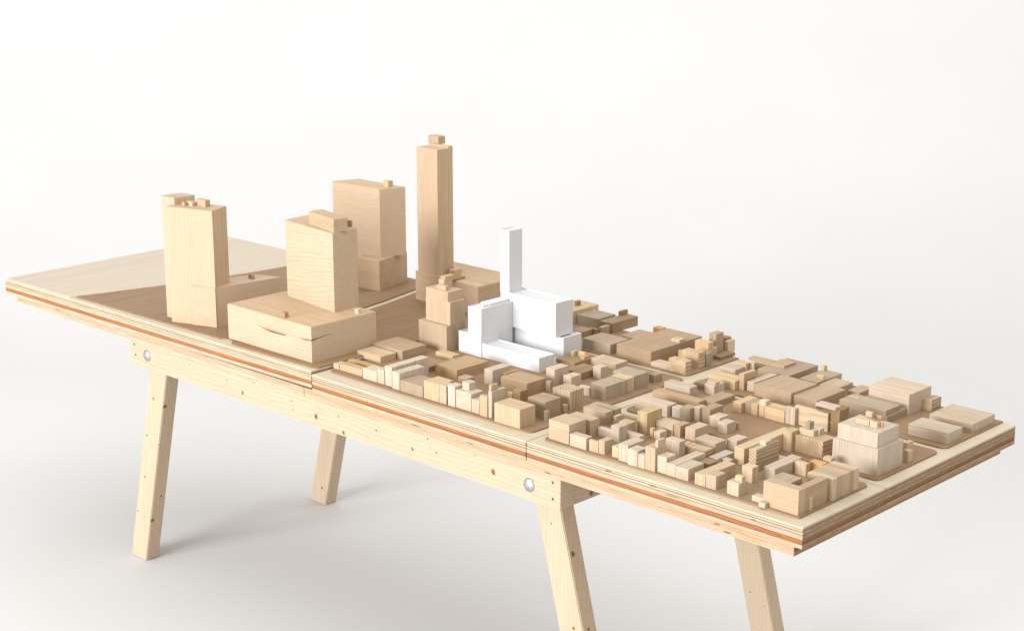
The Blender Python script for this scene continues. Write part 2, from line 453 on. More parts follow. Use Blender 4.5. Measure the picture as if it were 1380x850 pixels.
for p in ((181, 464), (183, 478), (745, 650), (745, 672)):
    P = aty(p, 0.012)
    dome('screw', (P.x, 0.0121, P.z), 0.0032, 0.0004, frame, MAT_SCREW)
for p, r in (((327, 529), 0.0028), ((306, 512), 0.0016), ((342, 516), 0.0012), ((426, 561), 0.0038), ((456, 561), 0.0015), ((463, 583), 0.0030), ((481, 552), 0.0016),
             ((523, 571), 0.0036), ((507, 580), 0.0018), ((499, 598), 0.0022), ((556, 605), 0.0022), ((576, 591), 0.0016), ((588, 610), 0.0018),
             ((665, 636), 0.0040), ((640, 613), 0.0012), ((611, 636), 0.0012), ((393, 540), 0.0016), ((395, 552), 0.0014), ((255, 491), 0.0012), ((701, 669), 0.0014)):
    P = aty(p, 0.012)
    if ZB + 0.004 < P.z < ZT - 0.004: knot(frame, (P.x, 0.012, P.z), (0, -1, 0), r)
for p, r in (((207, 537), 0.0026), ((198, 586), 0.0024), ((195, 642), 0.0022), ((186, 688), 0.0022), ((743, 705), 0.0018), ((773, 846), 0.003), ((189, 655), 0.001)):
    P = aty(p, 0.0505); knot(frame, (P.x, 0.0505, P.z), (0, -1, 0), r, 0.9)
for p, r in (((466, 706), 0.002), ((434, 657), 0.003), ((437, 625), 0.0012), ((1011, 797), 0.0018), ((1030, 816), 0.0014)):
    P = aty(p, 0.6019); knot(frame, (P.x, 0.6019, P.z), (0, -1, 0), r, 0.9) if p[0] != 466 else None
def leg_side(p, s, y0, r):      # knot on the +x side of a leg
    bx, bz, _ = BOLTS[0 if s < 0 else 1]
    hw = 0.031 / math.cos(ANG); t = math.tan(ANG) * s
    lo, hi = y0, y0 + 0.0376
    best = None
    for k in range(60):
        y = lo + (hi - lo) * k / 59; P = aty(p, y)
        xs = bx + hw + t * (bz - P.z); d = abs(P.x - xs)
        if best is None or d < best[0]: best = (d, P, xs)
    P = best[1]; n = Vector((math.cos(ANG), 0, math.sin(ANG) * s)).normalized()
    knot(frame, (best[2], min(max(P.y, lo + r * 1.5), hi - r * 1.5), P.z), n, r, 1.0)
for p, r in (((221, 548), 0.0040), ((222, 570), 0.0016), ((214, 599), 0.0014), ((217, 668), 0.0022), ((204, 701), 0.0040)):
    leg_side(p, -1, 0.0503, r)
for p, r in (((772, 746), 0.0042), ((793, 847), 0.0024)): leg_side(p, 1, 0.0503, r)
for p, r in (((1043, 847), 0.0026), ((1041, 800), 0.0014)): leg_side(p, 1, 0.6017, r)
P = atx((797, 664), FX1); knot(frame, (FX1 - 0.0004, P.y, P.z), (1, 0, 0), 0.004, 1.2)

# ------------------------------------------------------------------ block builder
T = dict(m='maple', a='ash', y='yellow', p='pine', t='tan', b='brown', r='orange', g='grey', v='veneer')
TONE = dict(m='pale', a='whitish', y='yellowish', p='stripe-grained', t='tan', b='brown', r='orange', g='greyish', v='pale veneered')
class Blk: pass
def measure(spec, z0):
    fx, ft, fb, lx, rx = spec[:5]
    F = atz((fx, fb), z0)
    b = Blk()
    b.x1, b.y0, b.z0 = F.x, F.y, z0
    b.z1 = height_at(F.x, F.y, ft, z0)
    b.x0 = solve_x(lx, b.y0, b.z1, b.x1)
    b.y1 = solve_y(rx, b.x1, b.z1, b.y0)
    return b
BLOCKS = []
def row(anchor, group, specs):
    for s in specs:
        F = atz((s[0], s[2]), DECK + PT + 0.002)
        b = measure(s, plate_top(F.x))
        b.sp, b.ax = s[5][0], s[5][1]
        b.roofs = list(s[6]) if len(s) > 6 else []
        b.label = s[7] if len(s) > 7 else None
        b.anchor, b.group = anchor, group
        BLOCKS.append(b)

# every tuple: front corner x, its top y, its foot y, left end x, right end x (photograph pixels), tone+grain, roof pieces
row('in the front row from the knotted podium', 'front row on the middle panel', [
    (457, 491.5, 498, 449, 468, 'ax'),
    (488.5, 499, 507.5, 457.4, 499, 'yx'),
    (508, 501.5, 515, 488.7, 524, 'ay'),
    (518, 499.5, 518, 508.3, 530, 'ay'),
    (528, 495.2, 521, 518.3, 578, 'az'),
    (538.7, 503, 526, 528.3, 572, 'az'),
    (570, 521, 536, 539, 596, 'ty'),
    (591.5, 518.2, 542, 570.3, 611, 'yz'),
    (601.5, 520.5, 545, 591.7, 613, 'mz'),
    (613, 521, 548.5, 603.2, 624, 'az'),
    (635, 531, 554.5, 613.5, 651, 'ay', [(632.4, 516.5, 526.5, 623, 642, 'az')]),
    (645.9, 540.4, 558, 635.2, 655, 'az'),
    (656.6, 535, 562.4, 646.1, 662, 'yz'),
    (663, 527.8, 563.5, 652.8, 681.8, 'az', [(655.7, 517.5, 525.5, 652.5, 665, 'yz')]),
    (700.2, 552.2, 577.7, 666, 721.6, 'mz', [], 'large pale cube standing at the corner of the front row by the cross street'),
])
row('in the second row from the knotted podium', 'second row on the middle panel', [
    (500, 493.5, 499, 469, 507, 'rx'),
    (512.4, 480.8, 489.5, 481.4, 533.8, 'yx', [], 'pale yellowish slab lying beside the knotted podium'),
    (542.5, 473, 485, 503, 575, 'ty', [], 'tan square slab with ribbed end grain behind the pale yellowish slab'),
    (573, 496, 503, 540, 603, 'by'),
    (610, 479.5, 485, 587, 620, 'yx'),
    (616, 498.7, 511, 586, 658.7, 'ty', [], 'wide flat tan block between the stepped pale building and the front row'),
    (629, 510.5, 520, 617, 640, 'ty'),
    (663.5, 499.5, 520, 652.5, 688.7, 'ay'),
    (681, 503.2, 517, 673.5, 699.5, 'ry'),
    (710, 516.8, 534, 674.7, 735.6, 'tx', [], 'wide tan block in front of the long low white wing'),
    (701, 527.5, 543, 682, 712, 'by'),
    (690, 530, 540, 682.5, 694, 'yz'),
    (741, 514.5, 529, 735.8, 744.5, 'tz'),
    (734.8, 541.8, 565, 711, 756, 'tx'),
    (736, 554.5, 567, 722, 741, 'mz'),
    (762.5, 546, 558, 757, 766, 'tz'),
    (767.7, 528.3, 554, 744.7, 787, 'pz', [], 'yellow cube with bold dark end-grain stripes on its top by the cross street'),
])
row('in the row running past the white model', 'row beside the white model', [
    (774.4, 489, 497, 748.5, 796, 'by', [(779.4, 471.6, 478.2, 776, 786, 'yz'), (796, 472.8, 479.3, 786.5, 798, 'mz'), (804, 475.5, 479, 798.2, 811, 'ry')],
     'brown slab with three tiny yellow boxes beside the white model'),
    (783.4, 502.6, 512, 762, 808, 'by'),
    (830, 490.7, 499, 796, 846, 'ay'),
    (809.4, 495.5, 511, 799, 819, 'az'),
    (747.2, 498.1, 519.3, 736, 766.5, 'az'),
    (769.7, 508.2, 522, 759, 783.7, 'az'),
    (794, 523, 534, 780, 799, 'ax'),
    (816.2, 520.9, 539.4, 792.4, 844, 'gz', [], 'long greyish block with upright joints facing the cross street'),
    (844.3, 510.8, 528.8, 824.5, 855.2, 'yz'),
    (855.4, 506.6, 524.6, 826, 874, 'gz'),
    (882.8, 505.7, 516, 874.3, 893, 'ty'),
])
row('in the back row from behind the white model', 'back row behind the white model', [
    (766, 421, 438, 738, 806.8, 'yy', [(777, 406.5, 412.5, 774, 783, 'bz')]),
    (806, 430, 442, 768, 829.6, 'gy'),
    (825, 436, 449, 808.3, 860, 'by', [(832, 418.5, 424.5, 829, 842, 'bz')]),
    (811.8, 441.3, 452, 806.5, 823, 'tz'),
    (784, 447.4, 455, 770, 800, 'by'),
    (804, 444, 452, 792, 808, 'by'),
    (822, 464.4, 477.5, 785, 848, 'gy', [], 'flat greyish block beside the white model and the ribbed slab'),
    (862, 456.5, 470, 838, 886, 'ty'),
    (877.2, 474.4, 491.7, 823, 946, 'ty', [(916, 458.6, 462.2, 905, 924, 'yy')], 'broad tan slab with finely ribbed top in the back row'),
    (891, 443, 452, 880, 898, 'ry'),
    (901, 493, 498.5, 877, 912, 'ax'),
    (923.5, 487.7, 504.7, 901, 932.2, 'py', [], 'small block with diagonal grain stripes facing the cross street'),
    (941, 476.6, 497, 918.8, 951, 'py', [], 'taller block with broad dark grain stripes behind the small diagonal-striped one'),
    (918.5, 472.5, 488, 914, 922, 'rz'),
    (953, 476.5, 494, 948, 959, 'gz'),
    (954, 462.3, 486, 936.5, 965, 'yx'),
    (959.3, 469.4, 483, 954.2, 968.5, 'yx'),
    (964.3, 450.6, 480, 955.8, 975.6, 'tz'),
    (978, 455.5, 474, 970, 985.7, 'bz'),
    (980.7, 460.2, 476, 975.7, 990.8, 'yz'),
    (971, 481, 485.5, 957, 991, 'by'),
])
row('in the end front row from the golden corner cube', 'front row on the end panel', [
    (767, 572.5, 598.8, 739.5, 790, 'yx', [], 'golden yellow cube at the corner of the end panel by the cross street'),
    (789.6, 590.6, 606.3, 767.8, 798.4, 'ax'),
    (805.8, 595.5, 610.4, 793.8, 809, 'yz'),
    (814.3, 594.7, 612.8, 806, 826.9, 'yz'),
    (833.5, 603, 617.3, 824.7, 841, 'yz'),
    (845.8, 600.5, 623.5, 833.7, 868.4, 'az'),
    (858.8, 607.9, 629.3, 846, 872, 'az'),
    (868.4, 613.7, 631.8, 859, 874, 'az'),
    (882.4, 604.6, 635.9, 869.2, 898, 'mz', [(888.2, 594, 603.4, 884.9, 898, 'az')]),
    (897.8, 616.6, 638.8, 883.4, 911, 'az'),
    (909.6, 626.5, 643, 898, 951, 'ay'),
    (927, 632.3, 648.4, 909.8, 949, 'ay'),
    (950.5, 640.8, 656, 936.5, 991.7, 'mz'),
    (964.5, 642.1, 660.3, 950.7, 978.5, 'mz'),
    (995, 652, 669.3, 980, 1008, 'az', [(1002, 643.5, 650.5, 993, 1007, 'yz')]),
    (1029, 672, 679, 1013, 1037, 'ax'),
])
row('in the end inner rows from the golden corner cube', 'second row on the end panel', [
    (796, 566.7, 589, 766, 807.4, 'mz'),
    (824.7, 581, 593, 806, 830, 'ax'),
    (815.7, 556, 573, 786, 826.4, 'ty'),
    (828, 552.3, 566, 796.2, 837.4, 'gx'),
    (830.5, 561, 574, 826.7, 838.7, 'yz'),
    (834, 575.8, 597, 822.3, 846.6, 'az'),
    (847.3, 570.8, 588, 834, 857.2, 'yz'),
    (871.4, 556.8, 586, 858.8, 892.8, 'yz', [], 'tall slim orange-yellow block on the end panel'),
    (862, 588, 597, 838, 870, 'ax'),
    (889, 583.2, 593, 879.5, 898.9, 'az'),
    (879.6, 577.5, 591, 875.5, 884, 'yz'),
    (906.3, 572.5, 588, 880, 919.5, 'yx'),
    (916.2, 574, 590, 906.5, 930, 'tz'),
    (915.3, 595.5, 615, 897, 924, 'az'),
    (936.2, 578.7, 594, 923.3, 955.4, 'mz'),
    (963.7, 597.7, 611, 936.5, 979, 'ax', [], 'broad flat whitish block amid small blocks of the end panel'),
    (950.5, 608, 618, 915.6, 962, 'py'),
    (955, 625.5, 636, 940, 967.5, 'by'),
    (966.6, 618.3, 628, 954.6, 990, 'ay'),
    (983, 620.5, 629, 970, 989, 'ax'),
    (992.5, 594.4, 607, 979.3, 1007.8, 'ax'),
    (1002.4, 605, 627, 990, 1069, 'yy', [], 'long narrow yellow bar with striped end running back across the end panel'),
    (1018.4, 606.7, 636, 1009.5, 1050.8, 'py', [(1019.5, 592, 597.4, 1011.3, 1027.8, 'az'), (1034, 589.5, 594.6, 1028.6, 1043.4, 'az')],
     'dark-sided stripe-ended bar with two small pale boxes on its roof'),
    (1013, 630.6, 651.2, 1000, 1022.6, 'yz'),
    (1043.3, 632, 648, 1029, 1081.8, 'ay', [], 'long whitish bar behind the U-shaped block'),
    (1086, 625.3, 642, 1071, 1092, 'mz'),
    (1108, 626, 641, 1090.6, 1116, 'ry', [], 'small bright orange block behind the U-shaped block'),
    (1119.4, 618, 636, 1109, 1126.5, 'yz'),
    (1121, 646, 675, 1088, 1158.3, 'yz', [], 'STRIPS'),
    (1091, 670, 688, 1085.5, 1095.5, 'yz'),
    (1065.9, 582.4, 608.8, 1052.4, 1078, 'yz'),
    (1108.2, 595.9, 617.6, 1066.2, 1126.5, 'py', [(1091, 579.4, 587.5, 1072, 1096.5, 'ax'), (1107.3, 577.5, 586, 1098, 1114, 'ax'), (1090.6, 569.5, 586.9, 1085.2, 1097.5, 'gz')],
     'big cube with sweeping dark grain stripes and two white boxes on its roof'),
])
row('in the courtyard rows from the cross street', 'courtyard rows on the end panel', [
    (929.4, 522.8, 537, 895, 940, 'ax', [], 'large whitish box beside the cross street and the courtyard'),
    (898.6, 547.2, 562, 856, 912, 'ax'),
    (941.5, 541.5, 550, 880, 956, 'tx'),
    (916.7, 550.4, 564, 905.5, 925, 'az'),
    (928.8, 551, 568.4, 917, 940, 'gz'),
    (942, 549.8, 568.4, 929.6, 952, 'az'),
    (956.4, 552, 570.5, 943.9, 974.9, 'ty'),
    (962, 542, 549.5, 944, 991, 'ty'),
    (962.2, 520.2, 532.6, 949.3, 976.7, 'az', [(964.8, 516, 519.6, 953.2, 970.7, 'my')]),
    (949, 517, 526, 936, 958, 'by'),
    (990, 514, 526, 954, 1006, 'yx'),
    (969.2, 563.5, 577, 956, 982.6, 'az'),
    (979.3, 571.3, 584.8, 966.8, 991.3, 'az'),
    (994, 570, 579, 991.6, 997, 'tz'),
    (1002, 504.3, 526, 990.3, 1019.5, 'py', [], 'cube with steep diagonal grain stripes beside the big brown roof'),
    (990.7, 498.5, 504, 970.6, 1005, 'ax'),
    (1005.2, 490, 500, 990.7, 1009, 'yz'),
    (1016, 489.4, 499, 1009.3, 1020, 'az'),
    (1016, 515.8, 528, 1006.7, 1048, 'ay'),
    (1066, 529.8, 545, 1016.6, 1101.9, 'ty', [], 'broad flat tan block beside the thin roof slabs'),
    (1100, 540, 552, 1067, 1140, 'ty'),
    (1063, 506.5, 516, 1021, 1103, 'ty', [('free', 1056.6, 493.2, 496.8, 1038, 1072.7, 'ty'), ('free', 1037.8, 488.4, 491.7, 1008.5, 1046, 'ty')]),
    (1101.5, 515.4, 523, 1076.8, 1134.8, 'gy', [(1109.3, 492.5, 499, 1104.8, 1114, 'yz'), (1109.6, 506.5, 512, 1100.7, 1111.7, 'yz')],
     'greyish thin slab carrying two tiny yellow boxes'),
    (1127, 523.6, 532, 1103, 1150, 'my'),
    (1157.6, 529.4, 535, 1142, 1177, 'ty'),
    (1224, 531.8, 559.4, 1171, 1255.6, 'ax', [], 'large whitish box with flat tan roof at the back of the end panel'),
    (1255, 539.7, 554, 1241.5, 1269, 'py'),
    (1195, 561.5, 570.5, 1130, 1224, 'gy', [(1189.4, 553, 560.5, 1127, 1210, 'gx'), (1156.5, 536, 544, 1143, 1161, 'yz')],
     'greyish two-step slab with a single yellowish cube on its roof'),
    (1115, 557.4, 582, 1071, 1120, 'yx', [], 'upright golden slab with broad smooth front behind the striped cube'),
    (1130.2, 553.3, 585.4, 1120.5, 1144.7, 'bz', [('free', 1126, 549.3, 553.2, 1099, 1134, 'ax')]),
    (1070.6, 550.8, 573, 1057, 1076, 'az'),
    (998.6, 543.4, 556.6, 988, 1021, 'yz'),
    (1011.3, 543.4, 557.4, 1002, 1026, 'tz'),
    (1020.3, 545.9, 559.9, 1012, 1034, 'yz'),
    (1029.7, 547, 561.5, 1021, 1042, 'yz', [(1030.2, 540.4, 546.8, 1021.5, 1036.8, 'az')]),
    (1056.6, 554, 569.7, 1030.4, 1069.7, 'yx'),
    (1224.7, 608, 623.5, 1218, 1231, 'yz'),
    (1222, 597, 612, 1217, 1231, 'yz'),
    (1277.3, 583.8, 598.5, 1224.2, 1297.4, 'ax', [], 'low oblong pale pinkish box at the rounded corner of the end panel'),
    (1310, 571.5, 583.5, 1252.4, 1341.2, 'ax', [], 'low wide pale box next to the far table corner'),
])
# stepped white-wood building and its roof pieces
row('', 'stepped buildings', [
    (1181.7, 606, 641.9, 1122.5, 1217.5, 'az', [('step', 1182.5, 584, 604.0, 1129.4, 1212, 'az'),
        (1171, 567.6, 574.2, 1153, 1177.6, 'yx'), (1174.7, 556, 567, 1166.5, 1178, 'mz'), (1181.8, 569.4, 577.2, 1172.3, 1184.3, 'yz'),
        (1189.4, 568.8, 576, 1185, 1190.5, 'yz'), (1187.6, 561, 567, 1179, 1189, 'ry')],
     'tall two-tier whitish building with five little boxes on its roof'),
    (602, 440, 474.3, 564, 627, 'mz', [], None),
])
STEP = BLOCKS.pop()      # the pale stepped tower is built by hand below

# keep neighbouring blocks from running into each other: trim the hidden ends
for it in range(3):
    for i, a in enumerate(BLOCKS):
        for b in BLOCKS[i + 1:]:
            ox = min(a.x1, b.x1) - max(a.x0, b.x0); oy = min(a.y1, b.y1) - max(a.y0, b.y0)
            if ox <= 0.0002 or oy <= 0.0002: continue
            f, k = (a, b) if a.y0 < b.y0 else (b, a)       # f stands in front
            l, r = (a, b) if a.x1 < b.x1 else (b, a)
            fix_y = k.y0 - 0.0004 - f.y0                   # depth left for the front one
            fix_x = r.x1 - (l.x1 + 0.0004)
            cost_y = f.y1 - k.y0; cost_x = l.x1 - r.x0
            if fix_y > 0.008 and (cost_y <= cost_x or fix_x < 0.008): f.y1 = k.y0 - 0.0004
            elif fix_x > 0.006: r.x0 = l.x1 + 0.0004
            elif fix_y > 0.003: f.y1 = k.y0 - 0.0004

ORD = ['first', 'second', 'third', 'fourth', 'fifth', 'sixth', 'seventh', 'eighth', 'ninth', 'tenth', 'eleventh', 'twelfth', 'thirteenth', 'fourteenth',
       'fifteenth', 'sixteenth', 'seventeenth', 'eighteenth', 'nineteenth', 'twentieth'] + ['twenty-' + s for s in
       ('first', 'second', 'third', 'fourth', 'fifth', 'sixth', 'seventh', 'eighth', 'ninth')] + ['thirtieth'] + ['thirty-' + s for s in
       ('first', 'second', 'third', 'fourth', 'fifth', 'sixth', 'seventh', 'eighth', 'ninth')]
for g in sorted(set(b.group for b in BLOCKS)):
    for n, b in enumerate(sorted((b for b in BLOCKS if b.group == g), key=lambda b: b.x1)): b.n = n
def shape_word(b):
    dx, dy, h = b.x1 - b.x0, b.y1 - b.y0, b.z1 - b.z0
    if h > 1.5 * max(dx, dy): return 'upright'
    if h < 0.4 * max(dx, dy): return 'flat' if min(dx, dy) > 0.5 * max(dx, dy) else 'long low'
    return 'chunky'
def build_block(b):
    rot = random.uniform(-0.012, 0.012)
    z0 = b.z0 - 0.00005
    cx, cy = (b.x0 + b.x1) / 2, (b.y0 + b.y1) / 2
    if b.roofs:
        e = empty('model_building', (cx, cy, z0)); par = e
        box('block', b.x0, b.x1, b.y0, b.y1, z0, b.z1, M(T[b.sp], b.ax), e, 0.0006, rot)
        top = b.z1
        for r in b.roofs:
            step = r[0] == 'step'
            free = r[0] == 'free'
            if step or free: r = r[1:]
            q = measure(r, top + 0.00003)
            if q.y1 - q.y0 < 0.003: q.y1 = q.y0 + 0.004
            if not (step or free):
                sx = max(0, b.x0 + 0.0008 - q.x0) - max(0, q.x1 - b.x1 + 0.0008)
                sy = max(0, b.y0 + 0.0008 - q.y0) - max(0, q.y1 - b.y1 + 0.0008)
                q.x0 += sx; q.x1 += sx; q.y0 += sy; q.y1 += sy
                q.x0 = max(q.x0, b.x0 + 0.0006); q.y0 = max(q.y0, b.y0 + 0.0006); q.y1 = max(q.y1, q.y0 + 0.004)
            box('upper_storey' if step else 'roof_box', q.x0, q.x1, q.y0, q.y1, q.z0, q.z1, M(T[r[5][0]], r[5][1]), e, 0.0005, rot)
            if step: top = q.z1
    else:
        e = box('model_building', b.x0, b.x1, b.y0, b.y1, z0, b.z1, M(T[b.sp], b.ax), None, 0.0006, rot)
    lab = b.label
    if not lab:
        lab = '%s %s block, %s %s' % (TONE[b.sp], shape_word(b), ORD[b.n], b.anchor)
    tag(e, lab, 'model building', b.group)
# the white model's rear blocks (their feet are hidden behind a slab, so they stand where the left block's side meets them)
def white_rear():
    z0 = plate_top(1.5)
    p, m = Blk(), Blk()
    m.y0 = 0.4212; p.y0 = m.y0 + 0.0090
    P = aty((759.5, 455.6), p.y0); p.x1, p.z0, p.z1 = P.x, z0, P.z
    p.x0 = solve_x(690, p.y0, p.z1, p.x1); p.y1 = solve_y(783.8, p.x1, p.z1, p.y0)
    P = aty((749, 409), m.y0); m.x1, m.z0, m.z1 = P.x, p.z1, P.z
    m.x0 = solve_x(674.6, m.y0, m.z1, m.x1); m.y1 = solve_y(772.4, m.x1, m.z1, m.y0)
    return p, m
WHITE = white_rear()
for b in BLOCKS:
    for q in WHITE:
        if b.x0 < q.x1 and b.x1 > q.x0 and b.y1 > q.y0 and b.y0 < q.y1:
            if b.y0 < q.y0 - 0.006: b.y1 = q.y0 - 0.0005
            elif b.x1 > q.x1 + 0.006: b.x0 = q.x1 + 0.0005
            elif b.y1 > q.y1 + 0.006: b.y0 = q.y1 + 0.0005
STR = [b for b in BLOCKS if b.label == 'STRIPS'][0]
BLOCKS = [b for b in BLOCKS if b is not STR]
for b in BLOCKS: build_block(b)
e = empty('model_building', ((STR.x0 + STR.x1) / 2, (STR.y0 + STR.y1) / 2, STR.z0))
tag(e, 'yellowish block glued up from several strips beside the U-shaped block', 'model building', STR.group)
ly = STR.y1 - STR.y0
for k, (t0, t1_, sp, ax, dz) in enumerate(((0, 0.16, 'yellow', 'z', 0), (0.16, 0.34, 'tan', 'x', 0.0003), (0.34, 0.66, 'maple', 'x', 0), (0.66, 0.80, 'tan', 'x', 0.0002), (0.80, 1.0, 'maple', 'x', 0))):
    box('strip', STR.x0 + 0.0002 * (k % 2), STR.x1 - 0.0003 * (k % 2), STR.y0 + ly * t0 + 0.0001, STR.y0 + ly * t1_ - 0.0001, STR.z0, STR.z1 + dz, M(sp, ax), e, 0.0004)

# ------------------------------------------------------------------ U-shaped block on the near table corner
def solo(spec, z0=None):
    F = atz((spec[0], spec[2]), DECK + PT)
    return measure(spec, plate_top(F.x) if z0 is None else z0)
b = solo((1075.2, 661, 694.7, 1029, 1086))
u = empty('model_building', ((b.x0 + b.x1) / 2, b.y0 + 0.02, b.z0))
tag(u, 'U-shaped yellowish block around a small court at the square table corner', 'model building', 'front row on the end panel')
d = b.y1 - b.y0
box('front_wing', b.x0, b.x1, b.y0, b.y0 + d, b.z0, b.z1, M('maple', 'x'), u)
wdt = b.x1 - b.x0
box('left_wing', b.x0, b.x0 + wdt * 0.58, b.y0 + d + 0.0004, b.y0 + d + 0.034, b.z0, b.z1 + 0.0006, M('grey', 'y'), u)
c = solo((1095, 659.5, 685, 1078, 1115.6))
box('right_wing', b.x0 + wdt * 0.78, c.x1, b.y0 + d + 0.0004, c.y1, b.z0, b.z1 - 0.0008, M('tan', 'y'), u)
box('low_step', b.x0 - 0.001, b.x0 + 0.012, b.y0 - 0.0105, b.y0 - 0.0004, b.z0, b.z0 + 0.0085, M('ash', 'x'), u)

# ------------------------------------------------------------------ towers on the long panel
def quad(F, fb, L, Rr, z0, z1=None):
    """four plan corners from the foot of the front corner and the top-left / top-right corners"""
    P = atz((F[0] if fb is None else fb[0], F[1] if fb is None else fb[1]), z0)
    if z1 is None: z1 = height_at(P.x, P.y, F[1], z0)
    l = atz(L, z1); r = atz(Rr, z1)
    f = Vector((P.x, P.y)); l = Vector((l.x, l.y)); r = Vector((r.x, r.y))
    return [tuple(l), tuple(f), tuple(r), tuple(l + r - f)], z1
def slab(name, poly, z0, z1, mat, parent, ch=0.0007):
    # order counter-clockwise
    a = sum(poly[i][0] * poly[(i + 1) % len(poly)][1] - poly[(i + 1) % len(poly)][0] * poly[i][1] for i in range(len(poly)))
    if a < 0: poly = list(reversed(poly))
    if name in ('tower_shaft', 'podium') and ch:
        c = (sum(p[0] for p in poly) / len(poly), sum(p[1] for p in poly) / len(poly))
        inn = [(p[0] + (c[0] - p[0]) * 0.006, p[1] + (c[1] - p[1]) * 0.006) for p in poly]
        bm, o = prism(inn, z1 - 0.0014, z1, 0.0003)
        link('roof_sheet', bm, M('beech', 'x'), parent, o)
        z1 -= 0.00142; ch = 0.0004
    bm, o = prism(poly, z0, z1, ch)
    return link(name, bm, mat, parent, o)
def small(name, spec, z0, sp, ax, parent):
    q = measure(spec, z0 + 0.00003)
    return box(name, q.x0, q.x1, q.y0, q.y1, q.z0, q.z1, M(sp, ax), parent, 0.0005, 0.03)
def lerp(a, b, t): return (a[0] + (b[0] - a[0]) * t, a[1] + (b[1] - a[1]) * t)

# 1 twin slab tower at the river
zb = plate_top(0.75) - 0.0004
tw, zt = quad((284.0, 284.4), (292.8, 441.2), (223.5, 278.3), (305, 277.5), zb)
t1 = empty('model_tower', (*lerp(tw[0], tw[2], 0.5), zb))
tag(t1, 'pale twin slab tower with a low wing, standing next to the river sheet', 'model tower', 'tall wooden towers')
slab('tower_shaft', tw, zb, zt, M('veneer', 'z'), t1)
# taller rear slab, set back behind the first
dirx = Vector(tw[1]) - Vector(tw[0]); diry = Vector(tw[2]) - Vector(tw[1])
dd = diry.normalized()
p2, z2 = quad((214.8, 263.5), (225.5, 426.5), (214.8, 263.5), (214.8, 263.5), zb)
l2 = Vector(p2[1]); f2 = atz((234.5, 266.9), z2); r2 = atz((262.5, 263.0), z2)
f2 = Vector((f2.x, f2.y)); r2 = Vector((r2.x, r2.y))
slab('tower_shaft', [tuple(l2), tuple(f2), tuple(r2), tuple(l2 + r2 - f2)], zb, z2, M('veneer', 'z'), t1)
wing_h = height_at(tw[1][0], tw[1][1], 388.0, zb)
wl = Vector(tw[1]) - dirx * 0.53
f3 = Vector(tw[1]) - dd * 0.0
R3 = atz((377.8, 373.3), wing_h); R3 = Vector((R3.x, R3.y))
wdir = (R3 - f3)
base = [tuple(f3 + dirx.normalized() * 0.0008), tuple(f3 + dirx.normalized() * 0.0008 + wdir), tuple(f3 + wdir - dirx.normalized() * 0.06), tuple(Vector(tw[2]) + dd * 0.0008 - dirx.normalized() * 0.06), tuple(Vector(tw[2]) + dd * 0.0008 + dirx.normalized() * 0.0004), tuple(Vector(tw[1]) + dirx.normalized() * 0.0004)]
slab('low_wing', base, zb, wing_h, M('veneer', 'x'), t1, 0)
fp = [tuple(wl - dd * 0.0030), tuple(f3 + dirx.normalized() * 0.0008 - dd * 0.0030), tuple(f3 + dirx.normalized() * 0.0008 - dd * 0.0001), tuple(wl - dd * 0.0001)]
slab('wing_front', fp, zb, wing_h, M('veneer', 'x'), t1, 0)
small('roof_box', (276.5, 270.5, 279.5, 264, 283), zt, 'maple', 'z', t1)
small('roof_box', (259, 272.6, 278.2, 251, 264), zt, 'yellow', 'z', t1)
small('roof_box', (248.3, 273, 278, 245, 250.5), zt, 'maple', 'z', t1)
small('roof_box', (342, 371.5, 376.5, 334.5, 343), wing_h, 'brown', 'z', t1)

# 2 knotted podium with its slab tower
zb = plate_top(1.1) - 0.0004
pp, zp = quad((418.6, 440.7), (420.6, 489.3), (306.2, 409), (506.7, 419.6), zb)
t2 = empty('model_tower', (*lerp(pp[0], pp[2], 0.5), zb))
tag(t2, 'pale slab tower rising from a broad podium with dark knots and open seams', 'model tower', 'tall wooden towers')
slab('podium', pp, zb, zp, M('veneer', 'x'), t2)
sh, zs = quad((448.8, 315), (451, 421), (384, 296), (481.3, 307.4), zp)
slab('tower_shaft', sh, zp + 0.00003, zs, M('veneer', 'x'), t2)
rf, zr = quad((449.3, 295.5), (449.6, 313.8), (415.5, 284.5), (468.6, 293), zs)
slab('roof_box', rf, zs + 0.00003, zr, M('maple', 'x'), t2)
small('roof_box', (472.5, 297.5, 306, 466, 475), zs, 'tan', 'z', t2)
small('roof_box', (383.5, 421.5, 428.5, 378, 389), zp, 'tan', 'z', t2)
small('roof_box', (482.5, 417, 423, 477.5, 487), zp, 'ash', 'z', t2)
def seam(face_p, face_q, pts, parent, proud=0.00025):
    """thin dark lens (open knot seam) lying in the vertical face through plan points p,q; pts = pixel outline"""
    p = Vector(face_p); q = Vector(face_q); n = Vector((q.y - p.y, -(q.x - p.x))).normalized()
    if n.dot(Vector((CAM.x, CAM.y)) - p) < 0: n = -n
    vs = []
    for px in pts:
        r = ray(px); t = ((p - Vector((CAM.x, CAM.y))).dot(n)) / (Vector((r.x, r.y)).dot(n))
        P = CAM + r * t; vs.append(P + Vector((n.x, n.y, 0)) * proud)
    bm = bmesh.new(); o = vs[0].copy()
    f = [bm.verts.new(v - o) for v in vs]; k = [bm.verts.new(v - o - Vector((n.x, n.y, 0)) * 0.0008) for v in vs]
    bm.faces.new(f); bm.faces.new(list(reversed(k)))
    for i in range(len(f)): bm.faces.new((f[i], k[i], k[(i + 1) % len(f)], f[(i + 1) % len(f)]))
    bmesh.ops.recalc_face_normals(bm, faces=bm.faces)
    return link('knot_seam', bm, MAT_KNOT if proud > 0.0003 else MAT_KNOTRIM, parent, o)
seam(pp[0], pp[1], [(344, 436.8), (358, 440.6), (372, 444.8), (387, 449.8), (388, 451.0), (372, 447.6), (356, 442.6)], t2)
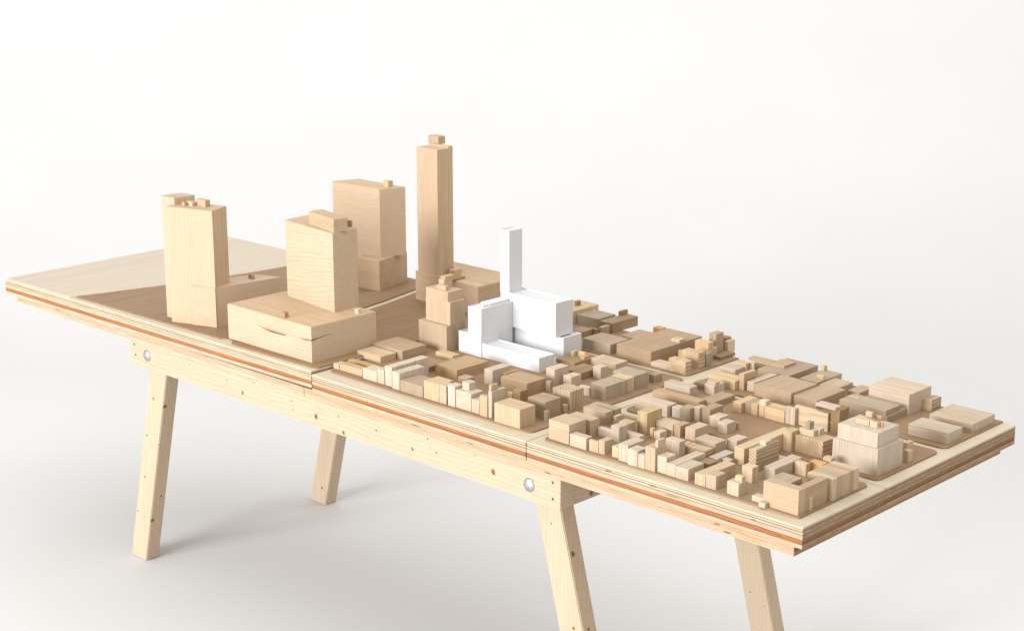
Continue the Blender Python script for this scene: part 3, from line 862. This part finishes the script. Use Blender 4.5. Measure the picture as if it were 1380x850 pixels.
seam(pp[0], pp[1], [(352, 441.2), (368, 446.2), (385, 451.2), (384, 452.2), (366, 447.6)], t2, 0.0005)
seam(pp[0], pp[1], [(400, 453.6), (410, 455.2), (419.0, 456.8), (419.1, 458.6), (409, 456.6)], t2)
seam(pp[0], pp[1], [(405, 456.4), (412, 457.4), (419.1, 458.6), (419.2, 459.6), (411, 458.2)], t2, 0.0005)
seam(pp[1], pp[2], [(419.4, 457.6), (430, 454.4), (447, 448.6), (438, 452.2), (428, 456.0), (419.4, 459.6)], t2, 0.0005)

# 3 slab tower with a low block, behind the curved road
zb = plate_top(0.8) - 0.0004
pq, zq = quad((511.2, 352), (511.8, 392.5), (478, 346.5), (548.5, 338.6), zb)
t3 = empty('model_tower', (*lerp(pq[0], pq[2], 0.5), zb))
tag(t3, 'pale slab tower with a low block at its foot beside the curved road', 'model tower', 'tall wooden towers')
slab('podium', pq, zb, zq, M('beech', 'x'), t3)
ta = atz((513.0, 347.0), zq)
zt3 = height_at(ta.x, ta.y, 255.3, zq)
tq, _ = quad((512.3, 255.3), (513.0, 347.0), (447.7, 244), (546.2, 252), zq, zt3)
u3 = Vector(pq[1]) - Vector(pq[0])
slab('tower_shaft', tq, zq + 0.00003, zt3, M('veneer', 'x'), t3)
# the part of the shaft that stands on the ground beside the low block
vx = (Vector(tq[0]) - Vector(tq[1])); ln = vx.length; vx.normalize()
cut = Vector(pq[0]); tcut = (cut - Vector(tq[1])).dot(vx)
if tcut < ln:
    a0 = Vector(tq[1]) + vx * (tcut + 0.001); a1 = Vector(tq[0]); dy3 = Vector(tq[2]) - Vector(tq[1])
    slab('tower_foot', [tuple(a1), tuple(a0), tuple(a0 + dy3), tuple(a1 + dy3)], zb, zq, M('veneer', 'x'), t3, 0)
small('roof_box', (523, 244.5, 252.6, 516, 529.6), zt3, 'yellow', 'z', t3)
small('roof_box', (510, 341.5, 344.5, 507, 513), zq, 'brown', 'z', t3)

# 4 tallest tower on its wide podium
zb = plate_top(1.0) - 0.0004
L4 = atz((559.8, 402.6), zb)
zp4 = height_at(L4.x, L4.y, 364.3, zb)
Lp = atz((559.8, 364.3), zp4); Fp = atz((644, 386.5), zp4); Rp = atz((676, 373.5), zp4)
Lp, Fp, Rp = (Vector((v.x, v.y)) for v in (Lp, Fp, Rp))
Rp = Fp + (Rp - Fp).normalized() * max((Rp - Fp).length, 0.12)
t4 = empty('model_tower', (*lerp(tuple(Lp), tuple(Rp), 0.5), zb))
tag(t4, 'tallest slim tan tower with a cube on top, on a wide low podium', 'model tower', 'tall wooden towers')
bk4 = max(0.0, 0.694 - max(Lp.y, Rp.y))
dy4 = Vector((0.0, 1.0))
back = 0.690
slab('podium', [tuple(Lp), tuple(Fp), (min(Fp.x + 0.0, 1.45), back), (Lp.x - 0.0, back)], zb, zp4, M('beech', 'y'), t4)
k4 = measure((590.8, 202.5, 371.8, 561.0, 604.0), zp4 + 0.00003)
zt4 = k4.z1
box('tower_shaft', k4.x0, k4.x1, k4.y0, k4.y1, k4.z0, zt4, M('beech', 'z'), t4)
y4 = solve_y(610.2, k4.x1, zt4 + 0.004, k4.y1)
box('tower_shaft', k4.x0 + 0.004, k4.x1 - 0.0001, k4.y1 + 0.00003, y4, k4.z0, zt4 + 0.004, M('beech', 'z'), t4)
small('roof_box', (590.5, 184.5, 195.0, 577, 600), zt4, 'maple', 'z', t4)
small('roof_box', (611.5, 364.5, 371.3, 604.5, 622.5), zp4, 'yellow', 'z', t4)
small('roof_strip', (609.5, 376.6, 379.6, 600, 627), zp4, 'brown', 'y', t4)

# 5 stepped pale tower beside the white model
b = STEP
t5 = empty('model_tower', ((b.x0 + b.x1) / 2, (b.y0 + b.y1) / 2, b.z0))
tag(t5, 'stepped pale wooden building with stacked little boxes on top, beside the white model', 'model tower')
zl = b.z1
box('lower_tier', b.x0, b.x1, b.y0, b.y1, b.z0, zl, M('maple', 'z'), t5)
mid = measure((610.2, 408.8, 439.5, 573.5, 627.4), zl + 0.00003)
dxm = mid.x1 - b.x1
mid.x1 = b.x1 + 0.0 if dxm > 0.004 else mid.x1
box('middle_tier', mid.x0, mid.x1, mid.y0, b.y1 - 0.001, zl + 0.00003, mid.z1, M('maple', 'z'), t5)
upx1 = solve_x(603.2, mid.y0, mid.z1, mid.x1)
zu = height_at(upx1, mid.y0, 394, mid.z1)
box('upper_tier', mid.x0 + 0.0003, upx1, mid.y0 + 0.0004, b.y1 - 0.0015, mid.z1 + 0.00003, zu, M('maple', 'z'), t5)
small('roof_box', (600.5, 386, 391.8, 588.5, 605), zu, 'maple', 'z', t5)
q = measure((595.5, 377.5, 389.0, 588.5, 607), zu + 0.00003)
box('roof_box', q.x0, q.x1, q.y0 + 0.006, q.y1 + 0.006, q.z0, q.z1, M('yellow', 'z'), t5, 0.0004)
box('roof_box', q.x0 + 0.003, q.x1 + 0.001, q.y0 + 0.009, q.y1 + 0.012, q.z1 + 0.00003, q.z1 + 0.006, M('maple', 'z'), t5, 0.0004)
sb = solo((656.5, 383.3, 408, 648.7, 676))
tag(box('model_building', sb.x0, sb.x1, sb.y0, sb.y1, sb.z0, sb.z1, M('yellow', 'z')), 'yellowish block half hidden between the tallest tower podium and white tower', 'model building')

# ------------------------------------------------------------------ white card model
def parapet(name, x0, x1, y0, y1, z0, z1, parent, lip=0.0028, wall=0.0022):
    """card box whose walls stand a little above its sunken roof"""
    cx, cy = (x0 + x1) / 2, (y0 + y1) / 2
    bm = bmesh.new()
    def ring(a, z): return [bm.verts.new((sx * ((x1 - x0) / 2 - a), sy * ((y1 - y0) / 2 - a), z - z0)) for sx, sy in ((-1, -1), (1, -1), (1, 1), (-1, 1))]
    r = [ring(0, z0), ring(0, z1), ring(wall, z1), ring(wall, z1 - lip)]
    for p, q in zip(r, r[1:]):
        for i in range(4): bm.faces.new((p[i], p[(i + 1) % 4], q[(i + 1) % 4], q[i]))
    bm.faces.new(r[3]); bm.faces.new(list(reversed(r[0])))
    ed = [e for e in bm.edges if abs(e.verts[0].co.z - (z1 - z0)) < 1e-6 or abs(e.verts[1].co.z - (z1 - z0)) < 1e-6]
    bmesh.ops.bevel(bm, geom=ed, offset=0.0003, segments=1, affect='EDGES')
    bmesh.ops.recalc_face_normals(bm, faces=bm.faces)
    return link(name, bm, MAT_PAPER, parent, (cx, cy, z0))
zb = plate_top(1.5)
W5 = measure((648.7, 453, 481.5, 618, 673.3), zb)
W6 = measure((726.4, 482.8, 502.2, 649.2, 747.6), zb)
W3, W2 = WHITE
wm = empty('white_model', ((W5.x0 + W3.x1) / 2, (W5.y0 + W3.y1) / 2, zb))
tag(wm, 'bright white card model of a slim tower with stepped lower wings amid the wooden blocks', 'white model')
parapet('left_plinth', W5.x0, W5.x1, W5.y0, W5.y1, zb, W5.z1, wm)
parapet('front_wing', W5.x1 + 0.0004, W6.x1, W6.y0, W6.y1, zb, W6.z1, wm, 0.0030)
parapet('rear_plinth', W3.x0, W3.x1, W3.y0, W3.y1, zb, W3.z1, wm)
W4 = measure((648.7, 416.8, 453, 630.6, 690.6), W5.z1 + 0.00003)
W4.y1 = W2.y0 - 0.0005
parapet('left_block', W4.x0, W4.x1, W4.y0, W4.y1, W5.z1 + 0.00003, W4.z1, wm, 0.0016, 0.0018)
parapet('main_block', W2.x0, W2.x1, W2.y0, W2.y1, W3.z1 + 0.00003, W2.z1, wm, 0.0026)
# tower stands at the left end of the main block
W1 = measure((692.4, 310, 393.8, 673.8, 710), W2.z1 - 0.0026 + 0.00003)
W1.x0 = max(W1.x0, W2.x0 - 0.004)
parapet('tower', W1.x0, W1.x1, W2.y0 + 0.0026, W2.y0 + 0.0026 + (W1.y1 - W1.y0), W2.z1 - 0.0026 + 0.00003, W1.z1, wm, 0.002, 0.0015)
# filler plinths that carry the overhanging ends down to the ground
if W4.y1 > W5.y1 + 0.002:
    box('court_wall', W4.x0 + 0.002, W4.x1 - 0.0002, W5.y1 + 0.0004, W4.y1, zb, W5.z1, MAT_PAPER, wm, 0.0003)
if W2.x0 < W3.x0 - 0.002:
    box('rear_foot', W2.x0 + 0.0005, W3.x0 - 0.0004, W2.y0 + 0.0005, W2.y1 - 0.0005, zb, W3.z1, MAT_PAPER, wm, 0.0003)
box('court_floor', W5.x1 + 0.0005, W6.x1 - 0.012, W6.y1 + 0.0005, W3.y0 - 0.0005, zb, zb + 0.004, MAT_PAPER, wm, 0.0003)
box('roof_slab', W4.x0 + 0.0045, W4.x1 - 0.009, W4.y0 + 0.034, W4.y1 - 0.004, W4.z1 - 0.0015, W4.z1 + 0.0040, MAT_PAPER, wm, 0.0003)
box('roof_slab', W4.x0 + 0.013, W4.x1 - 0.012, W4.y0 + 0.018, W4.y0 + 0.0335, W4.z1 - 0.0015, W4.z1 + 0.0028, MAT_PAPER, wm, 0.0003)
